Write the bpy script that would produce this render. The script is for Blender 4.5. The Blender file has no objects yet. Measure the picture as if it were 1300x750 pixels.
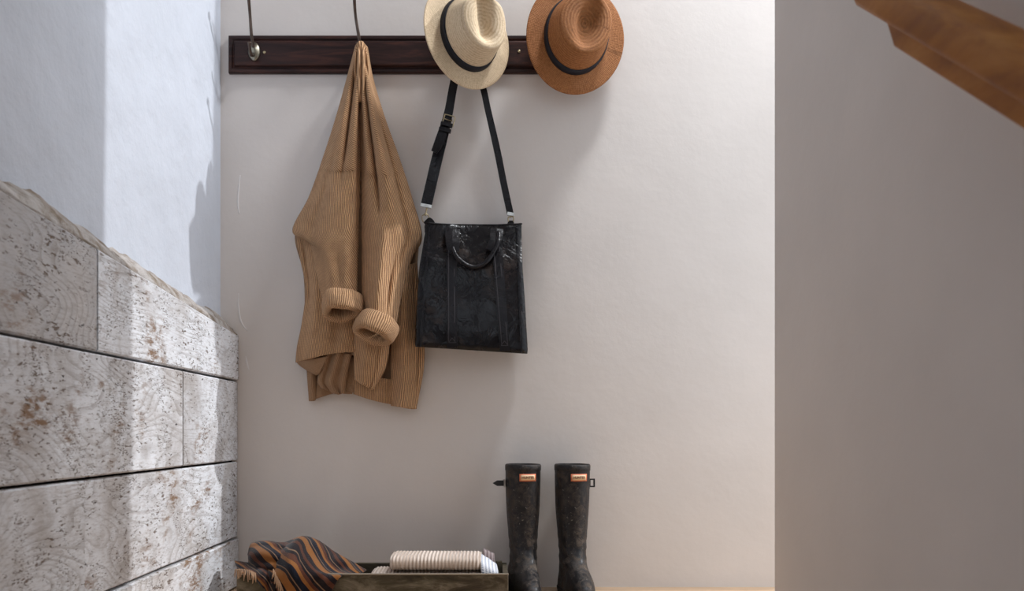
import bpy, bmesh, math, random
from mathutils import Vector, Matrix, noise as mnoise
random.seed(7)
R = math.radians
S = bpy.context.scene
COL = S.collection

# ------------------------------------------------------------------ camera
F, D, H = 1100.0, 2.75, 0.4925          # focal length in px, camera to back wall, eye height
VX, VY = 621.0, 548.0                   # vanishing point of the side walls
cam = bpy.data.cameras.new('camera'); camo = bpy.data.objects.new('camera', cam); COL.objects.link(camo)
camo.location = (0, 0, H); camo.rotation_euler = (R(90), 0, 0)
cam.sensor_width = 36.0; cam.sensor_fit = 'HORIZONTAL'; cam.lens = F / 1300 * 36
cam.shift_x = (650 - VX) / 1300; cam.shift_y = (VY - 375) / 1300
cam.clip_start = 0.02
cam.dof.use_dof = True; cam.dof.focus_distance = 2.62; cam.dof.aperture_fstop = 5.2
S.camera = camo

# ------------------------------------------------------------------ daylight
world = bpy.data.worlds.new('world'); S.world = world; world.use_nodes = True
bg = world.node_tree.nodes['Background']
bg.inputs[0].default_value = (0.84, 0.91, 1.0, 1); bg.inputs[1].default_value = 1.2
sun = bpy.data.lights.new('sun', 'SUN'); suno = bpy.data.objects.new('sun', sun); COL.objects.link(suno)
sun.energy = 1.9; sun.angle = R(0.9); sun.color = (0.97, 0.98, 1.0)
suno.rotation_euler = Vector((-0.77, -0.03, -0.64)).to_track_quat('-Z', 'Y').to_euler()
sky = bpy.data.lights.new('skylight_daylight', 'AREA'); skyo = bpy.data.objects.new('skylight_daylight', sky); COL.objects.link(skyo)
sky.shape = 'RECTANGLE'; sky.size = 0.34; sky.size_y = 0.34; sky.energy = 47; sky.color = (0.93, 0.96, 1.0)
skyo.location = (0.86, 2.18, 3.42)
S.view_settings.view_transform = 'Standard'; S.view_settings.look = 'None'
S.view_settings.exposure = 0.0; S.view_settings.gamma = 1.0; S.view_settings.use_curve_mapping = False
try:
    S.cycles.use_denoising = True; S.cycles.max_bounces = 10; S.cycles.diffuse_bounces = 6
except Exception: pass

def W(px, py, off):
    """photo pixel + distance in front of the back wall -> point"""
    d = D - off
    return Vector(((px - VX) / F * d, d, H + (VY - py) / F * d))

# ------------------------------------------------------------------ mesh helpers
def obj(name, verts, faces, mat, parent=None, uvs=None, smooth=True, loc=None):
    me = bpy.data.meshes.new(name)
    me.from_pydata([tuple(v) for v in verts], [], faces)
    if uvs is not None:
        l = me.uv_layers.new(name='UVMap')
        for p in me.polygons:
            for li, vi in zip(p.loop_indices, p.vertices): l.data[li].uv = uvs[vi]
    me.update()
    bm = bmesh.new(); bm.from_mesh(me); bmesh.ops.recalc_face_normals(bm, faces=bm.faces); bm.to_mesh(me); bm.free()
    for p in me.polygons: p.use_smooth = smooth
    if mat: me.materials.append(mat)
    o = bpy.data.objects.new(name, me); COL.objects.link(o)
    if parent: o.parent = parent; o.matrix_parent_inverse = Matrix.Translation(parent.location).inverted() if parent.type == 'EMPTY' else Matrix.Identity(4)
    return o

def tag(o, label=None, cat=None, group=None, kind=None):
    if label: o['label'] = label
    if cat: o['category'] = cat
    if group: o['group'] = group
    if kind: o['kind'] = kind
    return o

def empty(name, loc, label, cat, group=None):
    e = bpy.data.objects.new(name, None); COL.objects.link(e); e.location = loc; e.empty_display_size = .05
    return tag(e, label, cat, group)

def bevel(o, w, seg=2, ang=30):
    m = o.modifiers.new('bevel', 'BEVEL'); m.width = w; m.segments = seg; m.limit_method = 'ANGLE'; m.angle_limit = R(ang)
    return o

def solid(o, t, off=-1):
    m = o.modifiers.new('solid', 'SOLIDIFY'); m.thickness = t; m.offset = off
    return o

def box(name, lo, hi, mat, parent=None, bev=0):
    (a, b, c), (d, e, f) = lo, hi
    v = [(a,b,c),(d,b,c),(d,e,c),(a,e,c),(a,b,f),(d,b,f),(d,e,f),(a,e,f)]
    fc = [(0,3,2,1),(4,5,6,7),(0,1,5,4),(1,2,6,5),(2,3,7,6),(3,0,4,7)]
    o = obj(name, v, fc, mat, parent, smooth=False)
    if bev: bevel(o, bev)
    return o

def cr(p0, p1, p2, p3, t):
    return 0.5 * ((2*p1) + (-p0+p2)*t + (2*p0-5*p1+4*p2-p3)*t*t + (-p0+3*p1-3*p2+p3)*t**3)

def spl(pts, t):
    """Catmull-Rom through pts (Vectors), t in 0..1"""
    n = len(pts) - 1; x = min(max(t, 0), 1) * n; i = min(int(x), n - 1); f = x - i
    a = pts[i-1] if i > 0 else pts[0]*2 - pts[1]
    d = pts[i+2] if i + 2 <= n else pts[n]*2 - pts[n-1]
    return cr(a, pts[i], pts[i+1], d, f)

def grid(name, P, mat, parent=None, closed_u=False, cap=False, uv=None, smooth=True):
    """P[row][col] points"""
    nr, nc = len(P), len(P[0]); verts = []; uvs = []; faces = []
    for i in range(nr):
        acc = 0
        for j in range(nc):
            verts.append(P[i][j])
            uvs.append(uv[i][j] if uv else (j/(nc-1), i/(nr-1)))
    for i in range(nr-1):
        for j in range(nc if closed_u else nc-1):
            k = (j+1) % nc
            faces.append((i*nc+j, i*nc+k, (i+1)*nc+k, (i+1)*nc+j))
    if cap:
        faces.append(tuple(range(nc))[::-1]); faces.append(tuple((nr-1)*nc + j for j in range(nc)))
    return obj(name, verts, faces, mat, parent, uvs, smooth)

def tube(name, pts, rad, mat, parent=None, n=10, steps=24, flat=1.0, closed=False):
    """round bar through 3D points; rad number or list"""
    pts = [Vector(p) for p in pts]
    if not isinstance(rad, (list, tuple)): rad = [rad]*len(pts)
    if closed:
        m = steps; C = [spl(pts + [pts[0]], k/m) for k in range(m)]; rr = [rad[0]]*m
        T = [(C[(k+1) % m] - C[k-1]).normalized() for k in range(m)]
    else:
        m = steps + 1; C = [spl(pts, k/steps) for k in range(m)]
        rr = [spl([Vector((r,0,0)) for r in rad], k/steps).x for k in range(m)]
        T = [(C[min(k+1, m-1)] - C[max(k-1, 0)]).normalized() for k in range(m)]
    up = Vector((0.13, 0.99, 0.07))
    P = []
    for k in range(m):
        a = up - T[k]*up.dot(T[k]); a.normalize(); b = T[k].cross(a); up = a
        P.append([C[k] + (a*math.cos(q)*flat + b*math.sin(q))*rr[k] for q in [2*math.pi*j/n for j in range(n)]])
    if closed: P.append(P[0])
    return grid(name, P, mat, parent, closed_u=True, cap=not closed)

def ribbon(name, pts, widths, th, mat, parent=None, steps=30, bulge=0.0):
    """strap of (px,py,off) points with widths in px, th metres thick"""
    q = [Vector(p) for p in pts]; w = [Vector((x,0,0)) for x in widths]
    rows = []
    for k in range(steps+1):
        t = k/steps; c = spl(q, t); t1 = spl(q, min(t+.01, 1)) - spl(q, max(t-.01, 0))
        n = Vector((-t1.y, t1.x, 0)); n.normalize(); hw = spl(w, t).x/2
        a = W(c.x - n.x*hw, c.y - n.y*hw, c.z); b = W(c.x + n.x*hw, c.y + n.y*hw, c.z)
        f = Vector((0, -th/2, 0)); g = Vector((0, -bulge, 0))
        rows.append([a - f, a + f, (a+b)/2 + f + g, b + f, b - f, (a+b)/2 - f])
    return grid(name, rows, mat, parent, closed_u=True, cap=True, smooth=False)

def patch(name, net, mat, parent=None, nu=40, nv=60, fold=None, th=0.006, uvscale=1.0, real=False, slant=None):
    """cloth through a control net of (px,py,off) rows; fold(u,v) adds offset (m); uv in metres"""
    N = [[Vector(p) for p in row] for row in net]
    rows, uvs = [], []
    for i in range(nv+1):
        v = i/nv
        col = [spl([N[r][c] for r in range(len(N))], v) for c in range(len(N[0]))]
        row = []; ur = []; s = 0
        for j in range(nu+1):
            u = j/nu; p = spl(col, u)
            if fold: p.z += fold(u, v)
            w = p if real else W(p.x, p.y, p.z)
            row.append(w)
        tot = [0]
        for j in range(nu): tot.append(tot[-1] + math.hypot(row[j+1].x-row[j].x, row[j+1].z-row[j].z))
        mid = tot[-1]/2
        rows.append(row); uvs.append([((t-mid)*uvscale, 0) for t in tot])
    # v coordinate: length down the middle
    acc = 0; out = []; seam = None
    for i in range(nv+1):
        if i: acc += (rows[i][nu//2] - rows[i-1][nu//2]).length
        lower = [(u - acc*(slant[2] if slant else 0), acc) for (u, _) in uvs[i]]
        if slant and seam is None:            # shoulder piece: ribs run across, down to the seam
            a_ = R(slant[1]); out.append([(-u*math.sin(a_) + acc*math.cos(a_), acc) for (u, _) in uvs[i]])
            if acc >= slant[0]: seam = i; out.append(lower)
        else: out.append(lower)
    if seam is not None: rows.insert(seam+1, [p + Vector((0, .0008, -.0004)) for p in rows[seam]])
    o = grid(name, rows, mat, parent, uv=out)
    if th: solid(o, th, 0)
    return o

# ------------------------------------------------------------------ materials
class M:
    def __init__(s, name, col=(.8,.8,.8), rough=.6, metal=0, spec=.5, coat=0):
        s.m = bpy.data.materials.new(name); s.m.use_nodes = True; s.t = s.m.node_tree
        s.b = s.t.nodes['Principled BSDF']
        s.b.inputs['Base Color'].default_value = (*col, 1); s.b.inputs['Roughness'].default_value = rough
        s.b.inputs['Metallic'].default_value = metal; s.b.inputs['Specular IOR Level'].default_value = spec
        s.b.inputs['Coat Weight'].default_value = coat; s.b.inputs['Coat Roughness'].default_value = .2
    def n(s, typ, **kw):
        x = s.t.nodes.new(typ)
        for k, v in kw.items():
            if k in x.inputs.keys(): s.put(x.inputs[k], v)
            else: setattr(x, k, v)
        return x
    def put(s, inp, v):
        if isinstance(v, bpy.types.NodeSocket): s.t.links.new(v, inp)
        else: inp.default_value = v
    def coords(s, kind='Object', scale=(1,1,1), rnd=False):
        c = s.n('ShaderNodeTexCoord').outputs[kind]
        if rnd:
            r = s.n('ShaderNodeObjectInfo').outputs['Random']
            k = s.n('ShaderNodeVectorMath', operation='SCALE'); k.inputs[0].default_value = (13, 29, 17); s.put(k.inputs['Scale'], r)
            a = s.n('ShaderNodeVectorMath', operation='ADD'); s.put(a.inputs[0], c); s.put(a.inputs[1], k.outputs[0]); c = a.outputs[0]
        mp = s.n('ShaderNodeMapping'); s.put(mp.inputs['Vector'], c); mp.inputs['Scale'].default_value = scale
        return mp.outputs[0]
    def noise(s, vec, scale, detail=4, rough=.55, dist=0):
        x = s.n('ShaderNodeTexNoise'); s.put(x.inputs['Vector'], vec)
        x.inputs['Scale'].default_value = scale; x.inputs['Detail'].default_value = detail
        x.inputs['Roughness'].default_value = rough; x.inputs['Distortion'].default_value = dist
        return x.outputs['Fac']
    def wave(s, vec, scale, dist=0, detail=2, dscale=1, axis='X', prof='SIN', typ='BANDS'):
        x = s.n('ShaderNodeTexWave', wave_type=typ, wave_profile=prof)
        if typ == 'BANDS': x.bands_direction = axis
        s.put(x.inputs['Vector'], vec); x.inputs['Scale'].default_value = scale
        x.inputs['Distortion'].default_value = dist; x.inputs['Detail'].default_value = detail; x.inputs['Detail Scale'].default_value = dscale
        return x.outputs['Fac']
    def ramp(s, fac, stops, interp='LINEAR'):
        x = s.n('ShaderNodeValToRGB'); s.put(x.inputs[0], fac); e = x.color_ramp.elements; x.color_ramp.interpolation = interp
        while len(e) < len(stops): e.new(.5)
        for k, (p, c) in zip(e, stops):
            k.position = p; k.color = (c, c, c, 1) if isinstance(c, (int, float)) else (*c, 1)
        return x.outputs[0]
    def mix(s, fac, a, b, mode='MIX'):
        x = s.n('ShaderNodeMix', data_type='RGBA', blend_type=mode)
        s.put(x.inputs[0], fac)
        for i, v in ((6, a), (7, b)): s.put(x.inputs[i], (*v, 1) if isinstance(v, tuple) else v)
        return x.outputs[2]
    def math(s, op, a, b=0):
        x = s.n('ShaderNodeMath', operation=op); s.put(x.inputs[0], a); s.put(x.inputs[1], b); return x.outputs[0]
    def color(s, c): s.put(s.b.inputs['Base Color'], c); return s
    def rough(s, c): s.put(s.b.inputs['Roughness'], c); return s
    def bump(s, h, strength=.3, dist=.01):
        x = s.n('ShaderNodeBump'); s.put(x.inputs['Height'], h); x.inputs['Strength'].default_value = strength; x.inputs['Distance'].default_value = dist
        if s.b.inputs['Normal'].is_linked: s.put(x.inputs['Normal'], s.b.inputs['Normal'].links[0].from_socket)
        s.put(s.b.inputs['Normal'], x.outputs[0]); return s

def mat_paint(name, col, var=.04, bumpy=.12, scale=3):
    m = M(name, col, .75, spec=.25); c = m.coords()
    n1 = m.noise(c, scale, 5); dark = tuple(x*(1-var*2) for x in col); lite = tuple(min(1, x*(1+var)) for x in col)
    m.color(m.ramp(n1, [(.3, dark), (.7, lite)]))
    m.bump(m.noise(c, 9, 6), bumpy, .02); m.bump(m.noise(c, 160, 2), bumpy*.6, .001)
    return m.m
PAINT = mat_paint('cream_wall_paint', (.755, .702, .660), .025, .12)
PLASTER = mat_paint('white_lime_plaster', (.60, .64, .715), .03, .45, 4)
CEIL = mat_paint('ceiling_paint', (.72, .68, .65))

def mat_edge():
    m = M('rough_mortar', (.5,.45,.4), .9, spec=.1); c = m.coords()
    m.color(m.mix(m.ramp(m.noise(c, 16, 6, .65), [(.38, 0), (.6, 1)]), (.27,.215,.165), (.56,.53,.51)))
    m.bump(m.noise(c, 45, 6, .7), .9, .012); return m.m
MORTAR = mat_edge()

def mat_plank(name='weathered_white_plank', pale=(.82,.845,.89), grey=.35):
    m = M(name, (.7,.7,.7), .8, spec=.2); c0 = m.coords(rnd=True)
    st = m.n('ShaderNodeMapping'); m.put(st.inputs['Vector'], c0); st.inputs['Scale'].default_value = (1, .16, 1); c = st.outputs[0]
    st2 = m.n('ShaderNodeMapping'); m.put(st2.inputs['Vector'], c0); st2.inputs['Scale'].default_value = (1, .45, 1); c2 = st2.outputs[0]
    st3 = m.n('ShaderNodeMapping'); m.put(st3.inputs['Vector'], c0); st3.inputs['Scale'].default_value = (1, .30, 1); c3 = st3.outputs[0]
    fine = m.noise(c, 190, 5, .72)
    # growth rings: contour lines of a slow, stretched noise
    cont = m.math('FRACT', m.math('MULTIPLY', m.noise(c3, 2.6, 2, .45, .2), 80))
    ringmask = m.ramp(m.noise(c0, 4.0, 3), [(.38, 0), (.52, 1)])
    grainline = m.math('MULTIPLY', m.math('MULTIPLY', m.ramp(cont, [(.0, 1), (.42, 0)]), ringmask), m.ramp(m.noise(c3, 40, 4, .7), [(.25, 0), (.5, 1)]))
    wear = m.noise(c0, 4.2, 7, .68, .4)              # where the paint has gone thin
    mott = m.noise(c3, 30, 8, .78)
    cluster = m.noise(c0, 6.5, 4, .62)
    flecks = m.math('MULTIPLY', m.ramp(m.noise(c3, 135, 3, .6), [(.595, 0), (.635, 1)]), m.ramp(cluster, [(.44, 0), (.56, 1)]))
    flecks = m.math('MAXIMUM', flecks, m.math('MULTIPLY', m.ramp(m.noise(c3, 330, 3, .6), [(.58, 0), (.63, 1)]), m.ramp(m.noise(c0, 9, 4, .65), [(.50, 0), (.58, 1)])))
    specks = m.ramp(m.noise(c2, 70, 3, .55), [(.70, 0), (.73, 1)])
    rust = m.math('MULTIPLY', m.ramp(m.noise(c3, 60, 6, .75), [(.47, 0), (.58, 1)]), m.ramp(m.noise(c0, 3.6, 3, .6, .3), [(.56, 0), (.64, 1)]))
    col = m.mix(m.ramp(wear, [(.36, 0), (.54, 1)]), (.56,.54,.535), pale)
    big = m.ramp(m.noise(c0, 1.9, 4, .6), [(.44, 0), (.62, 1)])
    col = m.mix(m.math('MULTIPLY', big, grey), col, (.34,.32,.315))
    col = m.mix(m.ramp(mott, [(.54, 0), (.76, .7)]), col, (.27,.23,.205))
    col = m.mix(m.math('MULTIPLY', m.ramp(fine, [(.50, 0), (.64, 1)]), .42), col, (.32,.28,.255))
    col = m.mix(m.math('MULTIPLY', grainline, .42), col, (.22,.18,.155))
    col = m.mix(m.math('MULTIPLY', flecks, .85), col, (.13,.085,.055))
    col = m.mix(m.math('MULTIPLY', rust, .85), col, (.21,.11,.045))
    col = m.mix(m.math('MULTIPLY', specks, .9), col, (.05,.042,.042))
    m.color(col)
    hgt = m.math('SUBTRACT', m.math('MULTIPLY', mott, -.6), m.math('ADD', m.math('MULTIPLY', grainline, .1), m.math('ADD', flecks, specks)))
    m.bump(hgt, .7, .003); return m.m
PLANK = mat_plank()
PLANK_GREY = mat_plank('weathered_grey_plank', (.50,.50,.515), .55)
GAP = M('dark_gap', (.02,.016,.014), .95, spec=.05).m

def mat_wood(name, dark, mid, lite, rough=.4, axis=(1,.12,1), scale=30, coat=0, bmp=.15):
    m = M(name, mid, rough, coat=coat); c = m.coords('Object', axis)
    g = m.noise(c, scale, 6, .65, .6)
    m.color(m.ramp(g, [(.28, dark), (.5, mid), (.74, lite)])); m.bump(g, bmp, .003); return m.m
MAHOG = mat_wood('dark_mahogany', (.012,.006,.006), (.034,.015,.013), (.10,.036,.024), .42, (.1,1,1), 45, 0)
MAHOG.node_tree.nodes['Principled BSDF'].inputs['Specular IOR Level'].default_value = .25
OAK = mat_wood('varnished_oak', (.22,.066,.007), (.37,.135,.018), (.50,.22,.045), .55, (1,.08,.35), 40, 0)
OAK.node_tree.nodes['Principled BSDF'].inputs['Specular IOR Level'].default_value = .28
FLOOR = mat_wood('warm_floor_board', (.42,.27,.16), (.60,.42,.27), (.72,.54,.37), .45, (.1,1,1), 22)

def mat_metal(name, col, rough):
    m = M(name, col, rough, 1); c = m.coords(); m.color(m.ramp(m.noise(c, 60, 4), [(.3, tuple(x*.55 for x in col)), (.7, col)])); return m.m
IRON = mat_metal('dark_bronze', (.16,.12,.10), .42)
BRASS = mat_metal('aged_brass', (.70,.58,.36), .32)
STEEL = mat_metal('dull_nickel', (.72,.70,.66), .3)
PLATE = mat_metal('tarnished_rosette', (.42,.39,.31), .34)

def mat_straw(name, dark, mid, lite, bmp):
    m = M(name, mid, .75, spec=.3); uv = m.coords('UV')
    w1 = m.wave(uv, 3.4, 1.0, 2, 4, axis='Y'); w2 = m.wave(uv, 9, 1.0, 2, 4, axis='X')
    wv = m.math('MULTIPLY', w1, w2); n = m.noise(m.coords(), 150, 4, .65); k = m.math('ADD', m.math('MULTIPLY', wv, .42), m.math('MULTIPLY', n, .62))
    m.color(m.ramp(k, [(.2, dark), (.45, mid), (.75, lite)])); m.bump(k, bmp, .003); return m.m
STRAW_C = mat_straw('pale_straw', (.52,.38,.23), (.73,.57,.38), (.86,.73,.55), .5)
STRAW_B = mat_straw('tan_straw', (.20,.072,.02), (.37,.145,.047), (.55,.25,.10), .9)
BAND = M('black_grosgrain', (.014,.014,.02), .7, spec=.3)
BAND.bump(BAND.wave(BAND.coords('UV'), 90, axis='X'), .3, .001); BAND = BAND.m

def mat_knit(name, dark, lite, ribs, bmp=.8, fuzz=.25):
    m = M(name, lite, .95, spec=.08); uv = m.coords('UV')
    m.b.inputs['Sheen Weight'].default_value = fuzz; m.b.inputs['Sheen Roughness'].default_value = .5
    n = m.noise(m.coords(), 30, 4); fz = m.noise(m.coords(), 420, 3, .7)
    nz = m.n('ShaderNodeVectorMath', operation='SCALE'); nt = m.n('ShaderNodeTexNoise'); m.put(nt.inputs['Vector'], m.coords()); nt.inputs['Scale'].default_value = 12
    m.put(nz.inputs[0], nt.outputs['Color']); nz.inputs['Scale'].default_value = .012
    ad = m.n('ShaderNodeVectorMath', operation='ADD'); m.put(ad.inputs[0], uv); m.put(ad.inputs[1], nz.outputs[0])
    r = m.wave(ad.outputs[0], ribs, 0, 0, axis='X'); st = m.wave(ad.outputs[0], ribs*1.3, 0, 0, axis='Y')
    h = m.math('ADD', m.math('MULTIPLY', r, .75), m.math('ADD', m.math('MULTIPLY', fz, .5), m.math('MULTIPLY', st, .12)))
    mid = tuple((a+b)/2 for a, b in zip(dark, lite))
    c = m.ramp(h, [(.25, dark), (.6, mid), (1.0, lite)])
    m.color(m.mix(m.math('MULTIPLY', m.ramp(n, [(.4, 0), (.7, 1)]), .25), c, dark)); m.bump(h, bmp, .0035); return m.m
KNIT = mat_knit('camel_rib_knit', (.21,.102,.047), (.80,.49,.27), 70, .9, .1)      # ribs about 7.5 mm
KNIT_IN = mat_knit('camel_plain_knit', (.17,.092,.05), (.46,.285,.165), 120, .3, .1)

def mat_leather(name, col, lite, rough=.34):
    m = M(name, col, rough, spec=.32, coat=0); c = m.coords()
    n = m.noise(c, 7, 5, .6, .5); cr_ = m.noise(c, 26, 4, .55, 1.2)
    scuff = m.math('MULTIPLY', m.ramp(n, [(.52, 0), (.72, 1)]), m.ramp(cr_, [(.35, 0), (.7, 1)]))
    m.color(m.mix(scuff, col, lite)); m.rough(m.ramp(cr_, [(.3, rough*.75), (.7, rough*1.5)]))
    m.bump(cr_, .30, .004); m.bump(m.noise(c, 12, 4, .6, 1), .55, .012); return m.m
LEATHER = mat_leather('black_crinkled_leather', (.006,.0055,.007), (.05,.03,.02), .22)
LEATHER_S = mat_leather('black_strap_leather', (.007,.006,.008), (.016,.013,.014), .30)
THREAD = M('dark_thread', (.05,.045,.05), .7).m
LINING = M('bag_lining', (.02,.016,.016), .9).m

def mat_rubber():
    m = M('muddy_black_rubber', (.02,.02,.022), .5, spec=.35); c = m.coords(); cs = m.coords('Object', (1, 1, .3))
    d = m.math('MULTIPLY', m.ramp(m.noise(c, 38, 7, .75, .6), [(.46, 0), (.62, 1)]), m.ramp(m.noise(cs, 9, 4, .6), [(.36, .12), (.62, 1)]))
    col = m.mix(d, (.009,.008,.009), (.115,.088,.068))
    sp = m.ramp(m.noise(c, 130, 3, .6), [(.65, 0), (.72, .6)])
    m.color(m.mix(sp, col, (.24,.21,.18))); m.rough(m.ramp(d, [(0, .42), (.6, .85)])); m.bump(d, .3, .003); m.bump(m.noise(cs, 14, 3), .4, .01); return m.m
RUBBER = mat_rubber()
SOLE = M('boot_sole', (.018,.017,.017), .8).m
LINE_IN = M('boot_lining', (.05,.045,.05), .9).m
ORANGE = M('orange_label_border', (.72,.20,.09), .5).m
CREAM = M('cream_label', (.80,.56,.33), .5).m
INK = M('label_print', (.16,.06,.03), .6).m

def mat_tray():
    m = M('mossy_aged_timber', (.1,.09,.06), .8, spec=.25); c = m.coords('Object', (.35, 1, 1))
    n = m.noise(c, 26, 7, .7, .6); n2 = m.noise(m.coords(), 9, 4, .6)
    m.color(m.mix(m.ramp(n2, [(.4, 0), (.65, .6)]), m.ramp(n, [(.34, (.016,.012,.008)), (.5, (.075,.058,.038)), (.66, (.24,.205,.15))]), (.07,.062,.036)))
    m.bump(n, .5, .004); return m.m
TRAY = mat_tray()
RIM = M('worn_rim', (.24,.20,.15), .75).m

def mat_scarf():
    m = M('striped_brown_wool', (.3,.15,.05), .95, spec=.05); uv = m.coords('UV')
    sep = m.n('ShaderNodeSeparateXYZ'); m.put(sep.inputs[0], uv)
    wob = m.math('MULTIPLY', m.math('SUBTRACT', m.noise(m.coords(), 9, 2), .5), .22)
    f = m.math('FRACT', m.math('ADD', m.math('MULTIPLY', m.math('SUBTRACT', sep.outputs[0], m.math('MULTIPLY', sep.outputs[1], .75)), 6.2), wob))
    K, O, N, B, T = (.014,.010,.012), (.23,.092,.027), (.008,.009,.016), (.085,.03,.017), (.19,.115,.07)
    m.color(m.ramp(f, [(0, K), (.13, O), (.30, K), (.36, T), (.385, N), (.52, O), (.60, B), (.68, K), (.75, T), (.775, K), (.90, B)], 'CONSTANT'))
    m.b.inputs['Sheen Weight'].default_value = .2; m.bump(m.noise(m.coords(), 300, 3, .7), .5, .003); return m.m
SCARF = mat_scarf()
FRINGE = M('tan_fringe', (.42,.27,.17), .95).m
BLANKET = mat_knit('oat_rib_blanket', (.46,.36,.29), (.74,.64,.56), 30, .15, .15)
def mat_waffle():
    m = M('white_blue_waffle', (.8,.8,.85), .9, spec=.1); c = m.coords('UV')
    a = m.wave(c, 32, axis='X'); b = m.wave(c, 32, axis='Y'); k = m.math('MULTIPLY', a, b)
    m.color(m.ramp(k, [(.25, (.80,.81,.84)), (.55, (.20,.24,.34))])); m.bump(k, -.6, .003); return m.m
WAFFLE = mat_waffle()
LILAC = mat_knit('mauve_rib_knit', (.20,.15,.15), (.44,.36,.35), 30, .6)

# ------------------------------------------------------------------ the setting
XL, XP, XR, YR, ZC = -0.8525, -0.795, 0.653, 1.985, 3.0
tag(box('wall_back', (XL-.1, D, -.1), (1.75, D+.12, ZC), PAINT), 'smooth cream painted wall behind the coat rack', 'wall', kind='structure')
# plaster wall: gently uneven grid
P = []
for i in range(61):
    row = []
    z = -1.1 + (ZC+1.1)*i/60
    for j in range(81):
        y = -1.3 + (D+1.3)*j/80
        k = mnoise.noise(Vector((y*1.7, z*1.7, 3.1)))*.006 + mnoise.noise(Vector((y*6, z*6, 1.1)))*.0016
        row.append((XL + k*min(1, (D-y)*4), y, z))
    P.append(row)
wl = grid('wall_left', P, PLASTER)
box('wall_core', (XL-.12, -1.3, -1.1), (XL-.02, D, ZC), PLASTER, wl)
tag(box('wall_front', (XL-.1, -1.42, -1.1), (XR+.13, -1.3, 1.45), PAINT), 'unseen low painted wall at the foot of the stairs, added to limit front light', 'wall', kind='structure')  # unseen end wall, added to hold back front light; low top admits sky
tag(wl, 'rough white plaster wall above old planks', 'wall', kind='structure')
tag(box('wall_right', (XR, -1.3, -1.1), (XR+.13, YR, ZC), PAINT, bev=.004), 'plain shaded painted wall carrying the wooden handrail', 'wall', kind='structure')
tag(box('floor', (XL-.1, 1.0, -.05), (1.75, D, 0), FLOOR), 'warm wooden floor below the boots', 'floor', kind='structure')
st = []; fc = []
for k in range(6):
    y1 = 1.0 - .26*k; z1 = -.17*(k+1)
    b0 = len(st); st += [(XL, y1-.26, z1-.05), (XR, y1-.26, z1-.05), (XR, y1, z1-.05), (XL, y1, z1-.05), (XL, y1-.26, z1), (XR, y1-.26, z1), (XR, y1, z1), (XL, y1, z1)]
    fc += [tuple(b0+q for q in f) for f in ((0,3,2,1),(4,5,6,7),(0,1,5,4),(1,2,6,5),(2,3,7,6),(3,0,4,7))]
for k in range(6):
    y1 = 1.0 - .26*k
    box('step_riser' , (XL, y1-.012, -.17*(k+1)), (XR, y1, -.17*k-.05), FLOOR).name = 'floor_riser_%d' % (k+1)
    o = box('floor_tread', (XL, y1-.27, -.17*(k+1)-.05), (XR, y1-.012, -.17*(k+1)), FLOOR); o.name = 'floor_tread_%d' % (k+1); o['kind'] = 'structure'
    bpy.data.objects['floor_riser_%d' % (k+1)]['kind'] = 'structure'
# ceiling round the skylight opening
sx0, sx1, sy0, sy1 = .28, .97, 2.06, 2.50
for i, (a, b) in enumerate((((XL-.1, -1.3), (sx0, D+.12)), ((sx0, -1.3), (XR+.13, YR)))):
    o = box('ceiling', (a[0], a[1], ZC), (b[0], b[1], ZC+.12), CEIL); o['kind'] = 'structure'

# thin raised white streaks on the back wall beside the corner
WHITE = M('streak_white', (.86,.83,.81), .7).m
wb = bpy.data.objects['wall_back']
for pts in ([(305,222),(303,240),(302,258),(304,272)], [(303,372),(303,390),(306,408),(314,420)], [(312,452),(314,462),(316,469)]):
    tube('white_streak', [W(x, y, .0006) for x, y in pts], [.0008] + [.0028]*(len(pts)-2) + [.0012], WHITE, wb, 8, 20, .35)

# planks on the left wall: rows of old boards, real joints
def plank(y0, y1, zb0, zt0, zb1, zt1, seed, proud=0.0, mat=PLANK, ge=.004):
    """y0 near end, y1 far end; bottom / top heights at each end"""
    rnd = random.Random(seed); n = max(6, int((y1-y0)/.05)); x1 = XP + proud; g = .0065
    prof = []
    rows = []
    for i in range(n+1):
        t = i/n; y = y0 + ge/2 + (y1-y0 - (ge/2 if y1 > D-.01 else ge))*t
        zb = zb0 + (zb1-zb0)*t + g/2 + mnoise.noise(Vector((y*5, seed, 0)))*.0012
        zt = zt0 + (zt1-zt0)*t - g/2 + mnoise.noise(Vector((y*5, seed, 9)))*.0012
        xx = x1 + mnoise.noise(Vector((y*2, seed, 4)))*.0018; r = .0035
        rows.append([Vector((XL-.01, y, zb)), Vector((xx-r, y, zb)), Vector((xx, y, zb+r)), Vector((xx, y, (zb+zt)/2)), Vector((xx, y, zt-r)), Vector((xx-r, y, zt)), Vector((XL-.01, y, zt))])
    o = grid('plank', rows, mat, wl, closed_u=True, cap=True, smooth=False)
    return o
def ydepth(px): return F*XP/(px - VX)       # where a pixel column meets the plank face
ynear, yfar = .62, D - .004
slope = lambda y: .800 + (.893-.800)*(yfar-y)/(yfar-ydepth(0))
j1, j2, j3, j4 = ydepth(125), ydepth(232), ydepth(108), ydepth(40)
Z1, Z2, Z3 = .6535, .400, .1575
plank(ynear, j1, Z1, slope(ynear), Z1, slope(j1), 11, -.004, PLANK_GREY)
plank(j1, yfar, Z1, slope(j1), Z1, slope(yfar), 22, .0)
plank(ynear, j2, Z2, Z1, Z2, Z1, 37, .002, ge=.014)
plank(j2, yfar, Z2, Z1, Z2, Z1, 44, -.002, ge=.014)
plank(ynear, j3, Z3, Z2, Z3, Z2, 51, .001)
plank(j3, yfar, Z3, Z2, Z3, Z2, 66, -.003)
plank(1.0, yfar, .003, Z3, .003, Z3, 78, .0)
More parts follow.
